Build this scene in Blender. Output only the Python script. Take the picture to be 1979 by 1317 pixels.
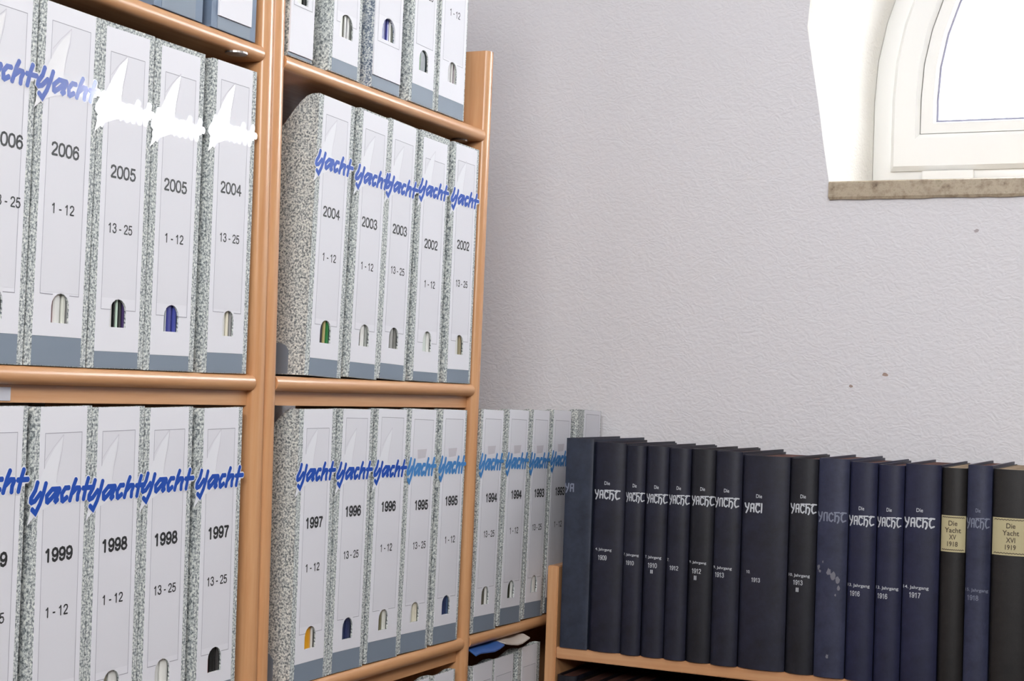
import bpy, math, random
from mathutils import Vector, Matrix, Euler
from math import sin, cos, pi, radians

# ------------------------------------------------------------------ scene, camera, world, lights
for o in list(bpy.data.objects): bpy.data.objects.remove(o)
S = bpy.context.scene
COL = S.collection
CZ = 1.45                       # camera height above the floor
CX = 0.94                       # camera distance from the front plane of the left bookcases
W, H, F = 1979.0, 1317.0, 3016.43
YAW, PITCH, ROLL = 0.43980091, 0.03149965, -0.03665342
fw = Vector((-sin(YAW) * cos(PITCH), cos(YAW) * cos(PITCH), sin(PITCH)))
r0 = Vector((cos(YAW), sin(YAW), 0)); d0 = fw.cross(r0)
rt = cos(ROLL) * r0 + sin(ROLL) * d0
dn = -sin(ROLL) * r0 + cos(ROLL) * d0
cam_d = bpy.data.cameras.new('camera'); cam = bpy.data.objects.new('camera', cam_d); COL.objects.link(cam)
m = Matrix((rt, -dn, -fw)).transposed().to_4x4(); m.translation = Vector((CX, 0, CZ)); cam.matrix_world = m
cam_d.sensor_width = 36; cam_d.lens = 36 * F / W; cam_d.clip_start = 0.02
S.camera = cam
S.view_settings.view_transform = 'Standard'; S.view_settings.look = 'None'
S.view_settings.gamma = 1; S.view_settings.use_curve_mapping = False
S.view_settings.exposure = 0.13

world = bpy.data.worlds.new('sky'); S.world = world; world.use_nodes = True
bg = world.node_tree.nodes['Background']; bg.inputs[0].default_value = (0.93, 0.96, 1.0, 1); bg.inputs[1].default_value = 15.0

def area(name, loc, look, sx, sy, power, col=(1, 1, 1)):
    l = bpy.data.lights.new(name, 'AREA'); l.shape = 'RECTANGLE'; l.size = sx; l.size_y = sy; l.energy = power; l.color = col
    o = bpy.data.objects.new(name, l); COL.objects.link(o); o.location = loc
    o.rotation_euler = (Vector(look) - Vector(loc)).to_track_quat('-Z', 'Y').to_euler(); return o
# unseen area lamps added as fill; no window is modelled at either
area('room_fill', (1.05, -0.75, CZ + 0.85), (0.1, 1.6, CZ + 0.25), 0.9, 0.7, 37, (1.0, 0.995, 0.99))  # added soft fill from behind and above the camera
area('upper_wall_fill', (1.15, 0.95, CZ + 1.06), (0.45, 2.385, CZ + 0.50), 0.7, 0.6, 8.5, (0.98, 1.0, 0.99))  # added lamp that brightens the upper part of the back wall

# ------------------------------------------------------------------ pixel to point on a real plane
def ray(p): return (rt * ((p[0] - W / 2) / F) + dn * ((p[1] - H / 2) / F) + fw)
def onx(p, X=0.0): r = ray(p); t = (X - CX) / r.x; return Vector((X, t * r.y, CZ + t * r.z))
def ony(p, Y): r = ray(p); t = Y / r.y; return Vector((CX + t * r.x, Y, CZ + t * r.z))
def onz(p, Z): r = ray(p); t = (Z - CZ) / r.z; return Vector((CX + t * r.x, t * r.y, Z))

# ------------------------------------------------------------------ materials
def srgb(r, g, b):
    f = lambda c: (c / 255) / 12.92 if c <= 10 else (((c / 255) + .055) / 1.055) ** 2.4
    return (f(r), f(g), f(b), 1)
def mat(name, col, rough=.6, spec=.5, coat=0, metal=0, coat_rough=.03):
    m = bpy.data.materials.new(name); m.use_nodes = True
    b = m.node_tree.nodes['Principled BSDF']
    b.inputs['Base Color'].default_value = col; b.inputs['Roughness'].default_value = rough
    b.inputs['Specular IOR Level'].default_value = spec; b.inputs['Metallic'].default_value = metal
    b.inputs['Coat Weight'].default_value = coat; b.inputs['Coat Roughness'].default_value = coat_rough
    return m
def nodes(m): return m.node_tree.nodes, m.node_tree.links, m.node_tree.nodes['Principled BSDF']
def coords(m, scale=(1, 1, 1), src='Object'):
    n, l, b = nodes(m); tc = n.new('ShaderNodeTexCoord'); mp = n.new('ShaderNodeMapping')
    mp.inputs['Scale'].default_value = scale; l.new(tc.outputs[src], mp.inputs['Vector']); return mp.outputs[0]
def noise(m, vec, scale, detail=3, rough=.5):
    n, l, b = nodes(m); t = n.new('ShaderNodeTexNoise'); t.inputs['Scale'].default_value = scale
    t.inputs['Detail'].default_value = detail; t.inputs['Roughness'].default_value = rough; l.new(vec, t.inputs['Vector']); return t.outputs['Fac']
def ramp(m, fac, stops):
    n, l, b = nodes(m); r = n.new('ShaderNodeValToRGB'); e = r.color_ramp.elements
    while len(e) < len(stops): e.new(.5)
    for k, (p, c) in enumerate(stops): e[k].position = p; e[k].color = c
    l.new(fac, r.inputs[0]); return r.outputs[0]
def bump(m, fac, strength, dist):
    n, l, b = nodes(m); u = n.new('ShaderNodeBump'); u.inputs['Strength'].default_value = strength; u.inputs['Distance'].default_value = dist
    l.new(fac, u.inputs['Height']); l.new(u.outputs[0], b.inputs['Normal']); return u
def base(m, c): n, l, b = nodes(m); l.new(c, b.inputs['Base Color'])

def wood(name, axis, c1=srgb(200, 143, 96), c2=srgb(214, 164, 118)):
    m = mat(name, c1, .6, .2, .7, 0, .27); m.node_tree.nodes['Principled BSDF'].inputs['Coat IOR'].default_value = 1.65
    sc = {'X': (1.2, 26, 26), 'Y': (26, 1.2, 26), 'Z': (26, 26, 1.2)}[axis]
    v = coords(m, sc); f = noise(m, v, 5, 5, .6)
    base(m, ramp(m, f, [(.3, c1), (.7, c2)])); bump(m, f, .03, .001); return m
M_WZ = wood('beech_vertical', 'Z'); M_WY = wood('beech_shelf', 'Y'); M_WX = wood('beech_board', 'X', srgb(198, 142, 98), srgb(212, 162, 118))

def speckle(name, dark, light, mid):
    m = mat(name, light, .75, .3)
    v = coords(m); f = noise(m, v, 420, 2, .7)
    base(m, ramp(m, f, [(.34, dark), (.44, mid), (.54, light), (.66, srgb(236, 238, 232))]))
    bump(m, f, .15, .0003); return m
M_SPK = speckle('speckled_board', srgb(96, 102, 106), srgb(204, 209, 207), srgb(150, 156, 158))
M_SPKB = speckle('speckled_blue_board', srgb(84, 98, 118), srgb(196, 202, 208), srgb(130, 140, 156))

def paper(name, col, rough=.55, sp=.35):
    m = mat(name, col, rough, sp); f = noise(m, coords(m), 60, 3); bump(m, f, .06, .002); return m
M_LAB = paper('label_paper', srgb(234, 234, 240)); M_LAB2 = paper('label_inner_print', srgb(228, 228, 234))
M_BAND = paper('blue_grey_band', srgb(128, 140, 154)); M_BLUEBODY = paper('blue_grey_board', srgb(112, 128, 150))
M_LINE = mat('thin_grey_line', srgb(166, 164, 174), .6); M_JIB = mat('faint_print', srgb(206, 204, 212), .6)
M_INK = mat('black_print', srgb(42, 44, 46), .5)
M_INKG = mat('grey_print', srgb(70, 70, 78), .5)
M_SAIL = mat('glossy_sail_white', srgb(238, 238, 242), .12, .8, 1.0)
M_BLUE = mat('glossy_blue_print', srgb(30, 82, 180), .12, .8, 1.0)
M_SAIL2 = mat('satin_sail_white', srgb(236, 237, 242), .5, .3)
M_BLUE2 = mat('satin_blue_print', srgb(26, 78, 176), .5, .3)
M_CYAN = mat('faded_blue_print', srgb(72, 136, 200), .5, .3)
M_TRAP = mat('pale_print', srgb(232, 228, 236), .5)
M_TRAPG = mat('pale_grey_print', srgb(206, 202, 208), .5)
M_CHROME = mat('chrome', (.45, .43, .42, 1), .42, .5, 0, 1)
M_DARK = mat('inside_dark_board', srgb(120, 118, 112), .8)

def wallmat(name, c):
    m = mat(name, c, .9, .15)
    v = coords(m, (1, 1, 1)); n, l, b = nodes(m)
    vo = n.new('ShaderNodeTexVoronoi'); vo.inputs['Scale'].default_value = 130; vo.feature = 'SMOOTH_F1'
    nz = noise(m, v, 70, 4, .65); nz2 = noise(m, v, 14, 4, .6)
    mp = n.new('ShaderNodeMapping'); mp.inputs['Scale'].default_value = (1, 1, 1.5); mp.inputs['Rotation'].default_value = (0, .6, 0)
    l.new(v, mp.inputs[0])
    add = n.new('ShaderNodeMix'); add.data_type = 'VECTOR'; add.inputs[0].default_value = .06
    t = n.new('ShaderNodeTexNoise'); t.inputs['Scale'].default_value = 30; l.new(mp.outputs[0], t.inputs['Vector'])
    l.new(mp.outputs[0], add.inputs[4]); l.new(t.outputs['Color'], add.inputs[5]); l.new(add.outputs[1], vo.inputs['Vector'])
    mx = n.new('ShaderNodeMath'); mx.operation = 'MULTIPLY_ADD'; l.new(nz, mx.inputs[0]); mx.inputs[1].default_value = 1.3
    l.new(vo.outputs['Distance'], mx.inputs[2])
    ad = n.new('ShaderNodeMath'); ad.operation = 'MULTIPLY_ADD'; l.new(nz2, ad.inputs[0]); ad.inputs[1].default_value = .5; l.new(mx.outputs[0], ad.inputs[2])
    bump(m, ad.outputs[0], .30, .0030); return m
M_WALL = wallmat('woodchip_wallpaper', srgb(225, 224, 228))
M_REV = wallmat('reveal_plaster', srgb(240, 238, 232))
M_FRAME = mat('white_window_plastic', srgb(244, 244, 242), .3)
M_GASK = mat('grey_gasket', srgb(70, 70, 84), .6)
M_FAR = mat('far_wall_paint', srgb(150, 144, 140), .9)
M_CEIL = mat('ceiling_paint', srgb(236, 234, 236), .9); M_FLOOR = mat('floor_laminate', srgb(80, 66, 56), .5)
f_ = noise(M_FLOOR, coords(M_FLOOR, (2, 14, 1)), 4, 4); base(M_FLOOR, ramp(M_FLOOR, f_, [(.3, srgb(66, 52, 42)), (.7, srgb(92, 76, 62))]))
M_STONE = mat('stone_sill', srgb(170, 155, 135), .45)
f_ = noise(M_STONE, coords(M_STONE), 55, 5, .7)
base(M_STONE, ramp(M_STONE, f_, [(.3, srgb(104, 88, 72)), (.42, srgb(158, 142, 120)), (.56, srgb(182, 168, 146)), (.7, srgb(150, 138, 112))]))
M_GLASS = bpy.data.materials.new('window_glass'); M_GLASS.use_nodes = True
n_, l_, b_ = nodes(M_GLASS)
b_.inputs['Base Color'].default_value = (1, 1, 1, 1); b_.inputs['Roughness'].default_value = 0; b_.inputs['Transmission Weight'].default_value = 1; b_.inputs['IOR'].default_value = 1.02

def cloth(name, c1, c2):
    m = mat(name, c1, .46, .5); v = coords(m)
    f = noise(m, v, 38, 4, .7); base(m, ramp(m, f, [(.3, c1), (.72, c2)]))
    g = noise(m, v, 900, 2); bump(m, g, .25, .0004); return m
M_CL = {'navy': cloth('navy_cloth', srgb(17, 18, 31), srgb(33, 35, 55)),
        'blue': cloth('blue_cloth', srgb(22, 25, 50), srgb(35, 38, 68)),
        'slate': cloth('slate_cloth', srgb(34, 40, 55), srgb(52, 60, 78)),
        'light': cloth('worn_blue_cloth', srgb(34, 38, 60), srgb(54, 58, 84)),
        'black': cloth('black_cloth', srgb(14, 15, 22), srgb(27, 28, 40)),
        'brown': cloth('dark_brown_cloth', srgb(16, 15, 16), srgb(32, 29, 29))}
def pages(name, c1, c2):
    m = mat(name, c1, .8, .2); f = noise(m, coords(m, (600, 8, 8)), 1, 2); base(m, ramp(m, f, [(.35, c1), (.65, c2)])); return m
M_PG_RED = pages('dark_red_page_edges', srgb(74, 48, 46), srgb(112, 76, 66))
M_PG_TAN = pages('tan_page_edges', srgb(128, 108, 86), srgb(168, 148, 122))
M_PG_W = pages('white_page_edges', srgb(190, 188, 180), srgb(220, 218, 210))
M_SILVER = mat('silver_stamping', srgb(196, 200, 206), .45, .5); M_SILVERF = mat('faded_silver_stamping', srgb(122, 128, 146), .5)
M_BEIGE = paper('aged_paper', srgb(190, 180, 142)); M_BROWNINK = mat('brown_ink', srgb(78, 66, 54), .7)
M_SCUFF = mat('bare_board', srgb(118, 118, 128), .8)
def flat(c, rough=.35): 
    k = 'cover_%02x%02x%02x' % tuple(c)
    return bpy.data.materials.get(k) or mat(k, srgb(*c), rough, .5)

# ------------------------------------------------------------------ mesh helpers
def link(name, vs, fs, m, parent=None, loc=None, smooth=False):
    me = bpy.data.meshes.new(name); me.from_pydata([tuple(v) for v in vs], [], fs); me.update()
    if m: me.materials.append(m)
    if smooth:
        for p in me.polygons: p.use_smooth = True
    o = bpy.data.objects.new(name, me); COL.objects.link(o)
    if parent: o.parent = parent
    if loc is not None: o.location = loc
    return o
class B:
    def __init__(s): s.v = []; s.f = []
    def box(s, a, b):
        k = len(s.v); x0, y0, z0 = a; x1, y1, z1 = b
        s.v += [(x0, y0, z0), (x1, y0, z0), (x1, y1, z0), (x0, y1, z0), (x0, y0, z1), (x1, y0, z1), (x1, y1, z1), (x0, y1, z1)]
        s.f += [tuple(k + i for i in q) for q in ((0, 3, 2, 1), (4, 5, 6, 7), (0, 1, 5, 4), (1, 2, 6, 5), (2, 3, 7, 6), (3, 0, 4, 7))]; return s
    def prism(s, poly, fn, a, b):
        """closed 2-D polygon extruded between a and b; fn(p, q, t) -> xyz"""
        k = len(s.v); n = len(poly)
        s.v += [fn(p, q, a) for p, q in poly] + [fn(p, q, b) for p, q in poly]
        s.f += [tuple(range(k, k + n))[::-1], tuple(range(k + n, k + 2 * n))]
        s.f += [(k + i, k + (i + 1) % n, k + n + (i + 1) % n, k + n + i) for i in range(n)]; return s
    def obj(s, name, m, parent=None, loc=None, smooth=False):
        o = link(name, s.v, s.f, m, parent, loc, smooth); fixn(o.data); return o
import bmesh
def fixn(me):
    bm = bmesh.new(); bm.from_mesh(me); bmesh.ops.recalc_face_normals(bm, faces=bm.faces); bm.to_mesh(me); bm.free()
def tag(o, label=None, cat=None, group=None, kind=None):
    if label: o['label'] = label
    if cat: o['category'] = cat
    if group: o['group'] = group
    if kind: o['kind'] = kind
    return o
def empty(name, loc, rot=(0, 0, 0), **k):
    o = bpy.data.objects.new(name, None); o.empty_display_size = .05; COL.objects.link(o); o.location = loc; o.rotation_euler = rot; tag(o, **k); return o
def autosmooth(o, deg=35):
    me = o.data
    for p in me.polygons: p.use_smooth = True
    bm = bmesh.new(); bm.from_mesh(me)
    for e in bm.edges:
        if len(e.link_faces) == 2 and e.calc_face_angle(0) > radians(deg): e.smooth = False
    bm.to_mesh(me); bm.free(); return o

# ------------------------------------------------------------------ room
YW = 2.385; XL = -0.31; XR = 2.7; YF = -2.0; ZT = CZ + 1.15
# arched window opening in the back wall (wall plane coordinates x, z)
ACX = 0.89
def arch(cx, hw, zb, zs, rz, n=24, hwb=None):
    """points from bottom left, up, over the arch, to bottom right"""
    hwb = hwb or hw; p = [(cx - hwb, zb)]
    m = 4
    for i in range(1, m): t = i / m; p.append((cx - hwb - (hw - hwb) * t, zb + (zs - zb) * t))
    for i in range(n + 1): a = pi - pi * i / n; p.append((cx + hw * cos(a), zs + rz * sin(a)))
    for i in range(m - 1, 0, -1): t = i / m; p.append((cx + hwb + (hw - hwb) * t, zb + (zs - zb) * t))
    p.append((cx + hwb, zb)); return p
ZS = ony((1605, 351.5), YW).z                    # top of the sill
ZSB = ony((1602, 387), YW).z                     # underside of the sill
PO = arch(ACX, .580, ZS, CZ + .585, .57, hwb=.539)
YG = YW + .20
PI_ = arch(ACX, .518, ZS, CZ + .50, .518, hwb=.518)
rnd = random.Random(4)
PO = [(x + rnd.uniform(-.0015, .0015), z) for x, z in PO]
def strip(n1, n2): return [(i, i + 1, n1 + i + 1, n1 + i) for i in range(n2 - 1)]
# back wall with opening: left block, right block, below, and above the arch
def wall_back():
    vs, fs = [], []
    n = len(PO)
    top = [(x, ZT) for x, z in PO]
    def quad(a, b, c, d):
        k = len(vs); vs.extend([(p[0], YW, p[1]) for p in (a, b, c, d)]); fs.append((k, k + 1, k + 2, k + 3))
    zb = PO[0][1]
    quad((XL, 0), (XR, 0), (XR, zb), (XL, zb))
    # side and top pieces
    half = n // 2
    xl, xr = XL, XR
    for i in range(n - 1):
        a, b = PO[i], PO[i + 1]
        if i < 4: quad((xl, a[1]), a, b, (xl, b[1]))
        elif i >= n - 5: quad(a, (xr, a[1]), (xr, b[1]), b)
    zs = PO[4][1]
    zs2 = PO[-5][1]
    quad((xl, zs), PO[4], (PO[4][0], ZT), (xl, ZT)); quad(PO[-5], (xr, zs2), (xr, ZT), (PO[-5][0], ZT))
    for i in range(4, n - 5): quad(PO[i], PO[i + 1], (PO[i + 1][0], ZT), (PO[i][0], ZT))
    o = link('wall_back', vs, fs, M_WALL)
    bm = bmesh.new(); bm.from_mesh(o.data); bmesh.ops.remove_doubles(bm, verts=bm.verts, dist=1e-5)
    for f in bm.faces:
        if f.normal.y > 0: f.normal_flip()
    bm.to_mesh(o.data); bm.free(); tag(o, kind='structure'); return o
wall_back()
# splayed reveal: three rings with a rounded plaster edge
def reveal():
    rings = []
    def mix(t, y): rings.append([(a[0] * (1 - t) + b[0] * t, y, a[1] * (1 - t) + b[1] * t) for a, b in zip(PO, PI_)])
    mix(0, YW); mix(.06, YW + .004); mix(.14, YW + .012); mix(.5, YW + .07); mix(.88, YW + .17); mix(1, YG); mix(1, YG + .12)
    vs = [p for r in rings for p in r]; n = len(PO); fs = []
    for k in range(len(rings) - 1):
        for i in range(n - 1): fs.append((k * n + i, k * n + i + 1, (k + 1) * n + i + 1, (k + 1) * n + i))
    o = link('trim_1', vs, fs, M_REV, smooth=True); tag(o, label='white plastered splayed reveal of the arched window', kind='structure')
reveal()
def simple_wall(name, pts, m):
    o = link(name, pts, [(0, 1, 2, 3)], m); tag(o, kind='structure')
simple_wall('wall_left', [(XL, YF, 0), (XL, YW, 0), (XL, YW, ZT), (XL, YF, ZT)], M_WALL)
simple_wall('wall_right', [(XR, YW, 0), (XR, YF, 0), (XR, YF, ZT), (XR, YW, ZT)], M_FAR)
simple_wall('wall_front', [(XR, YF, 0), (XL, YF, 0), (XL, YF, ZT), (XR, YF, ZT)], M_FAR)
simple_wall('ceiling', [(XL, YF, ZT), (XL, YW, ZT), (XR, YW, ZT), (XR, YF, ZT)], M_CEIL)
simple_wall('floor', [(XL, YF, 0), (XR, YF, 0), (XR, YW, 0), (XL, YW, 0)], M_FLOOR)
# dirt specks on the wallpaper: small chips
def chip(px, r, c, label):
    p = ony(px, YW); b = B(); k = random.Random(int(px[0])); n = 9
    poly = [(p.x + r * k.uniform(.6, 1.3) * cos(2 * pi * i / n), p.z + .7 * r * k.uniform(.5, 1.3) * sin(2 * pi * i / n)) for i in range(n)]
    b.prism(poly, lambda a, q, t: (a, t, q), YW - .0006, YW); o = b.obj('wall_stain', flat(c, .9)); tag(o, label=label, cat='stain')
chip((1710, 725), .0042, (170, 148, 138), 'brownish fleck on the white wall, the larger and higher of two')
chip((1644, 747), .0036, (168, 150, 142), 'brownish fleck on the white wall, the smaller and lower of two')
chip((1887, 447), .0040, (176, 168, 172), 'faint grey scratch mark on the wall below the stone sill')

# window
win = empty('window_1', (ACX, YG, ZS), kind='structure', label='white plastic arched window with daylight outside')
def ring(name, po, pi, y0, y1, m, parent, bev=0.0):
    vs, fs = [], []; n = len(po)
    for pts, y in ((po, y1), (po, y0 + bev), ([(a[0] + (b[0] - a[0]) * .12, a[1] + (b[1] - a[1]) * .12) for a, b in zip(po, pi)], y0),
                   ([(a[0] + (b[0] - a[0]) * .86, a[1] + (b[1] - a[1]) * .86) for a, b in zip(po, pi)], y0), (pi, y0 + bev), (pi, y1)):
        vs += [(x, y, z) for x, z in pts]
    K = 6
    for k in range(K):
        for i in range(n): 
            j = (i + 1) % n; a = k * n; b = ((k + 1) % K) * n
            fs.append((a + i, a + j, b + j, b + i))
    o = link(name, vs, fs, m); fixn(o.data); o.parent = parent; o.matrix_parent_inverse = Matrix.Translation(-parent.location); autosmooth(o, 40); return o
def A2(hw, zb, zs, rz): return arch(ACX, hw, zb, zs, rz)
zsp = CZ + .50
# glass edge from the photograph: left side at px 1817,235
gl = ony((1817, 236), YG + .02); g_hw = ACX - gl.x; g_zb = gl.z
sa = ony((1720, 331), YG - .01); s_hw = ACX - sa.x; s_zb = sa.z
ring('window_frame', A2(.517, ZS + .001, zsp, .517), A2(s_hw - .012, s_zb + .012, zsp, s_hw - .01), YG, YG + .07, M_FRAME, win, .004)
ring('sash', A2(s_hw, s_zb, zsp, s_hw), A2(g_hw + .028, g_zb - .024, zsp, g_hw + .028), YG - .012, YG + .05, M_FRAME, win, .006)
ring('glazing_bead', A2(g_hw + .0292, g_zb - .0252, zsp, g_hw + .0292), A2(g_hw + .003, g_zb - .003, zsp, g_hw + .003), YG - .006, YG + .05, M_FRAME, win, .010)
M_GL = mat('pale_gasket', srgb(150, 150, 170), .6)
ring('gasket', A2(g_hw + .0035, g_zb - .0035, zsp, g_hw + .0035), A2(g_hw, g_zb, zsp, g_hw), YG + .004, YG + .03, M_GL, win)
pg = A2(g_hw + .002, g_zb - .002, zsp, g_hw + .002)
b = B(); b.prism(pg, lambda a, q, t: (a, t, q), YG + .016, YG + .020); o = b.obj('pane', M_GLASS); o.parent = win; o.matrix_parent_inverse = Matrix.Translation(-win.location)
b = B(); h0 = ony((1783, 331), YG - .02); h1 = ony((1881, 346), YG - .02)
b.box((h0.x, YG - .022, h1.z), (h1.x, YG - .0125, h0.z)); o = b.obj('drain_cover', M_FRAME); o.parent = win; o.matrix_parent_inverse = Matrix.Translation(-win.location)
for px in (1790, 1874):
    c = ony((px, 336.5), YG - .0225); b = B(); b.box((c.x - .0055, YG - .0228, c.z - .0008), (c.x + .0055, YG - .0215, c.z + .0008))
    q = b.obj('slot', M_GASK); q.parent = o; q.matrix_parent_inverse = Matrix.Translation(-win.location)
# stone sill, its front edge slightly chipped
def sill():
    x0 = ony((1602, 387), YW).x; x1 = 2 * ACX - x0 + .01; n = 60; vs, fs = [], []; k = random.Random(9)
    for i in range(n + 1):
        x = x0 + (x1 - x0) * i / n; j = k.uniform(-.0012, .0012); e = k.uniform(-.0008, .0008)
        vs += [(x + (.002 if i == 0 else 0), YW - .004 + j * .3, ZSB + e), (x, YW - .006, ZSB + .004), (x, YW - .006, ZS - .002), (x, YW - .003, ZS), (x, YG + .05, ZS), (x, YG + .05, ZSB)]
    for i in range(n):
        for a in range(6): c = (a + 1) % 6; fs.append((i * 6 + a, i * 6 + c, i * 6 + 6 + c, i * 6 + 6 + a))
    fs += [tuple(range(6))[::-1], tuple(n * 6 + a for a in range(6))]
    o = link('window_sill', vs, fs, M_STONE); fixn(o.data)
    tag(o, label='mottled beige stone sill under the arched window', kind='structure')
sill()

# ------------------------------------------------------------------ left bookcases (front plane x = 0)
DEP = .285
zA, zB, zC = CZ + .3525, CZ + .0055, CZ - .3355
SP = .3425
LV = [zA, zB, zC, zC - SP, zC - 2 * SP, .045]
TH = .0166
def uprightY(y0, lean): return lambda z: y0 + lean * (z - CZ)
def upright(parent, yf, th, top, xf=0.0):
    """upright board, bullnosed front edge, slightly out of plumb"""
    prof = [(-DEP, 0), (-DEP, th)]; r = th / 2
    for i in range(9): a = pi / 2 - pi * i / 8; prof.append((xf - .007 + .007 * cos(a), r + r * sin(a)))
    b = B(); b.prism(prof, lambda p, q, t: (p, q + yf(t), t), 0.0, top); o = b.obj('upright', M_WZ, parent); autosmooth(o, 50); return o
def board(parent, name, y0, y1, z, th=TH, xf=-.0004, m=None, back=None):
    prof = [(-(back or DEP) + .004, 0), (-(back or DEP) + .004, -th)]; r = th / 2
    for i in range(11): a = -pi / 2 + pi * i / 10; prof.append((xf - .0075 + .0075 * cos(a), -r + r * sin(a)))
    b = B(); b.prism(prof, lambda p, q, t: (p, t, z + q), y0, y1); o = b.obj(name, m or M_WY, parent); autosmooth(o, 50); return o
def apron(parent, y0, y1, z, h=.0155, x0=-.030, x1=-.012):
    b = B(); b.box((x0, y0, z - TH - h), (x1, y1, z - TH - .0002)); return b.obj('apron', M_WY, parent)
def pin(parent, px, zu):
    p = onz(px, zu); n = 20; b = B()
    for r0_, r1_, za, zb_ in ((.0115, .0115, zu - .0022, zu - .0002),):
        poly = [(r0_ * cos(2 * pi * i / n), r0_ * sin(2 * pi * i / n)) for i in range(n)]
        b.prism(poly, lambda a, q, t: (p.x + a, p.y + q, t), za, zb_)
    o = b.obj('shelf_pin', M_CHROME, parent, None); tag(o, label='shiny metal shelf support'); return o

U1 = uprightY(1.3714, -.026); U2 = uprightY(1.3920, -.026); U3 = uprightY(1.8866, .010); U4 = uprightY(2.3560, .0); U0 = uprightY(.872, -.02)
case1 = empty('bookcase', (0, 0, 0), label='beech bookcase whose shelves end at the near one of the paired posts', cat='bookcase', group='beech bookcases of magazine files')
upright(case1, U0, .0204, CZ + .78); upright(case1, U1, .0204, CZ + .78)
case2 = empty('bookcase', (0, 0, 0), label='beech bookcase from the paired posts to the corner, one post ending free against the wall', cat='bookcase', group='beech bookcases of magazine files')
upright(case2, U2, .0204, CZ + .78); upright(case2, U3, .0206, onx((945, 97)).z); upright(case2, U4, .0180, CZ - .12)
for i, z in enumerate(LV):
    board(case1, 'shelf', U0(z) + .0204, U1(z) - .0001, z)
    board(case2, 'shelf', U2(z) + .0206, U3(z) - .0001, z)
    if i >= 2: board(case2, 'shelf', U3(z) + .0208, U4(z) - .0001, z)
    if 1 <= i <= 3:
        apron(case1, U0(z) + .0208, U1(z - .02) - .0003, z); apron(case2, U2(z) + .0210, U3(z - .02) - .0003, z)
        if i >= 2: apron(case2, U3(z) + .0212, U4(z) - .0002, z, x0=-.105, x1=-.088)
pin(case1, (457, 101), zA - TH); pin(case2, (888, 270), zA - TH)

# little paper tag stuck to the apron of the left bookcase
p0 = onx((-14, 748), -.012); p1 = onx((18.5, 775), -.012)
b = B(); b.box((-.0118, p0.y, p1.z), (-.0112, p1.y, p0.z)); o = b.obj('paper_tag', paper('tag_paper', srgb(196, 196, 204)))
tag(o, label='small grey paper tag stuck below the middle shelf, over the 1999 files', cat='tag')

# ------------------------------------------------------------------ lettering
_fonts = {}
def text_mesh(txt, w, h, spacing=1.0):
    """flat text as vertices (u, v) centred on 0 and faces, fitted to w x h"""
    key = (txt, spacing)
    if key not in _fonts:
        c = bpy.data.curves.new('t', 'FONT'); c.body = txt; c.resolution_u = 3; c.size = 1; c.space_character = spacing
        c.fill_mode = 'FRONT'; c.offset = 0.012
        o = bpy.data.objects.new('t', c); COL.objects.link(o); bpy.context.view_layer.update()
        dg = bpy.context.evaluated_depsgraph_get(); me = bpy.data.meshes.new_from_object(o.evaluated_get(dg))
        V_ = [(v.co.x, v.co.y) for v in me.vertices]; F_ = [tuple(p.vertices) for p in me.polygons]
        bpy.data.objects.remove(o); bpy.data.curves.remove(c); bpy.data.meshes.remove(me); _fonts[key] = (V_, F_)
    V_, F_ = _fonts[key]
    xs = [v[0] for v in V_]; ys = [v[1] for v in V_]; x0, x1, y0, y1 = min(xs), max(xs), min(ys), max(ys)
    sx = w / (x1 - x0); sy = h / (y1 - y0) if h else sx
    return [((x - (x0 + x1) / 2) * sx, (y - (y0 + y1) / 2) * sy) for x, y in V_], F_
LAY = 9e-6
def strokes(lines, wd, jit=0):
    """brush strokes: each one a continuous mitred ribbon with rounded ends. Vertices (u, v, layer)"""
    V_, F_ = [], []
    for n_, L in enumerate(lines):
        w = wd / 2; P = []
        for p in L:
            if not P or math.hypot(p[0] - P[-1][0], p[1] - P[-1][1]) > 1e-7: P.append(p)
        m = len(P); D = []
        for a, c in zip(P[:-1], P[1:]): d = math.hypot(c[0] - a[0], c[1] - a[1]); D.append(((c[0] - a[0]) / d, (c[1] - a[1]) / d))
        rings = []
        t = D[0]; a = P[0]
        for f, g in ((.62, .35), (.3, .8)): rings.append(((a[0] - t[0] * w * f, a[1] - t[1] * w * f), (-t[1] * w * g, t[0] * w * g)))
        for i in range(m):
            t0, t1 = D[max(0, i - 1)], D[min(m - 2, i)]
            c = t0[0] * t1[0] + t0[1] * t1[1]
            if c > -.2:
                tx, ty = t0[0] + t1[0], t0[1] + t1[1]; q = math.hypot(tx, ty); tx /= q; ty /= q
                k = 1 / max(.6, tx * t0[0] + ty * t0[1]); rings.append((P[i], (-ty * w * k, tx * w * k)))
            else:
                for tt in (t0, t1): rings.append((P[i], (-tt[1] * w, tt[0] * w)))
        t = D[-1]; a = P[-1]
        for f, g in ((.3, .8), (.62, .35)): rings.append(((a[0] + t[0] * w * f, a[1] + t[1] * w * f), (-t[1] * w * g, t[0] * w * g)))
        k0 = len(V_)
        for (x, y), (nx, ny) in rings: V_ += [(x + nx, y + ny, n_ * LAY), (x - nx, y - ny, n_ * LAY)]
        for i in range(len(rings) - 1): a = k0 + 2 * i; F_.append((a, a + 1, a + 3, a + 2))
    return V_, F_
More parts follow.
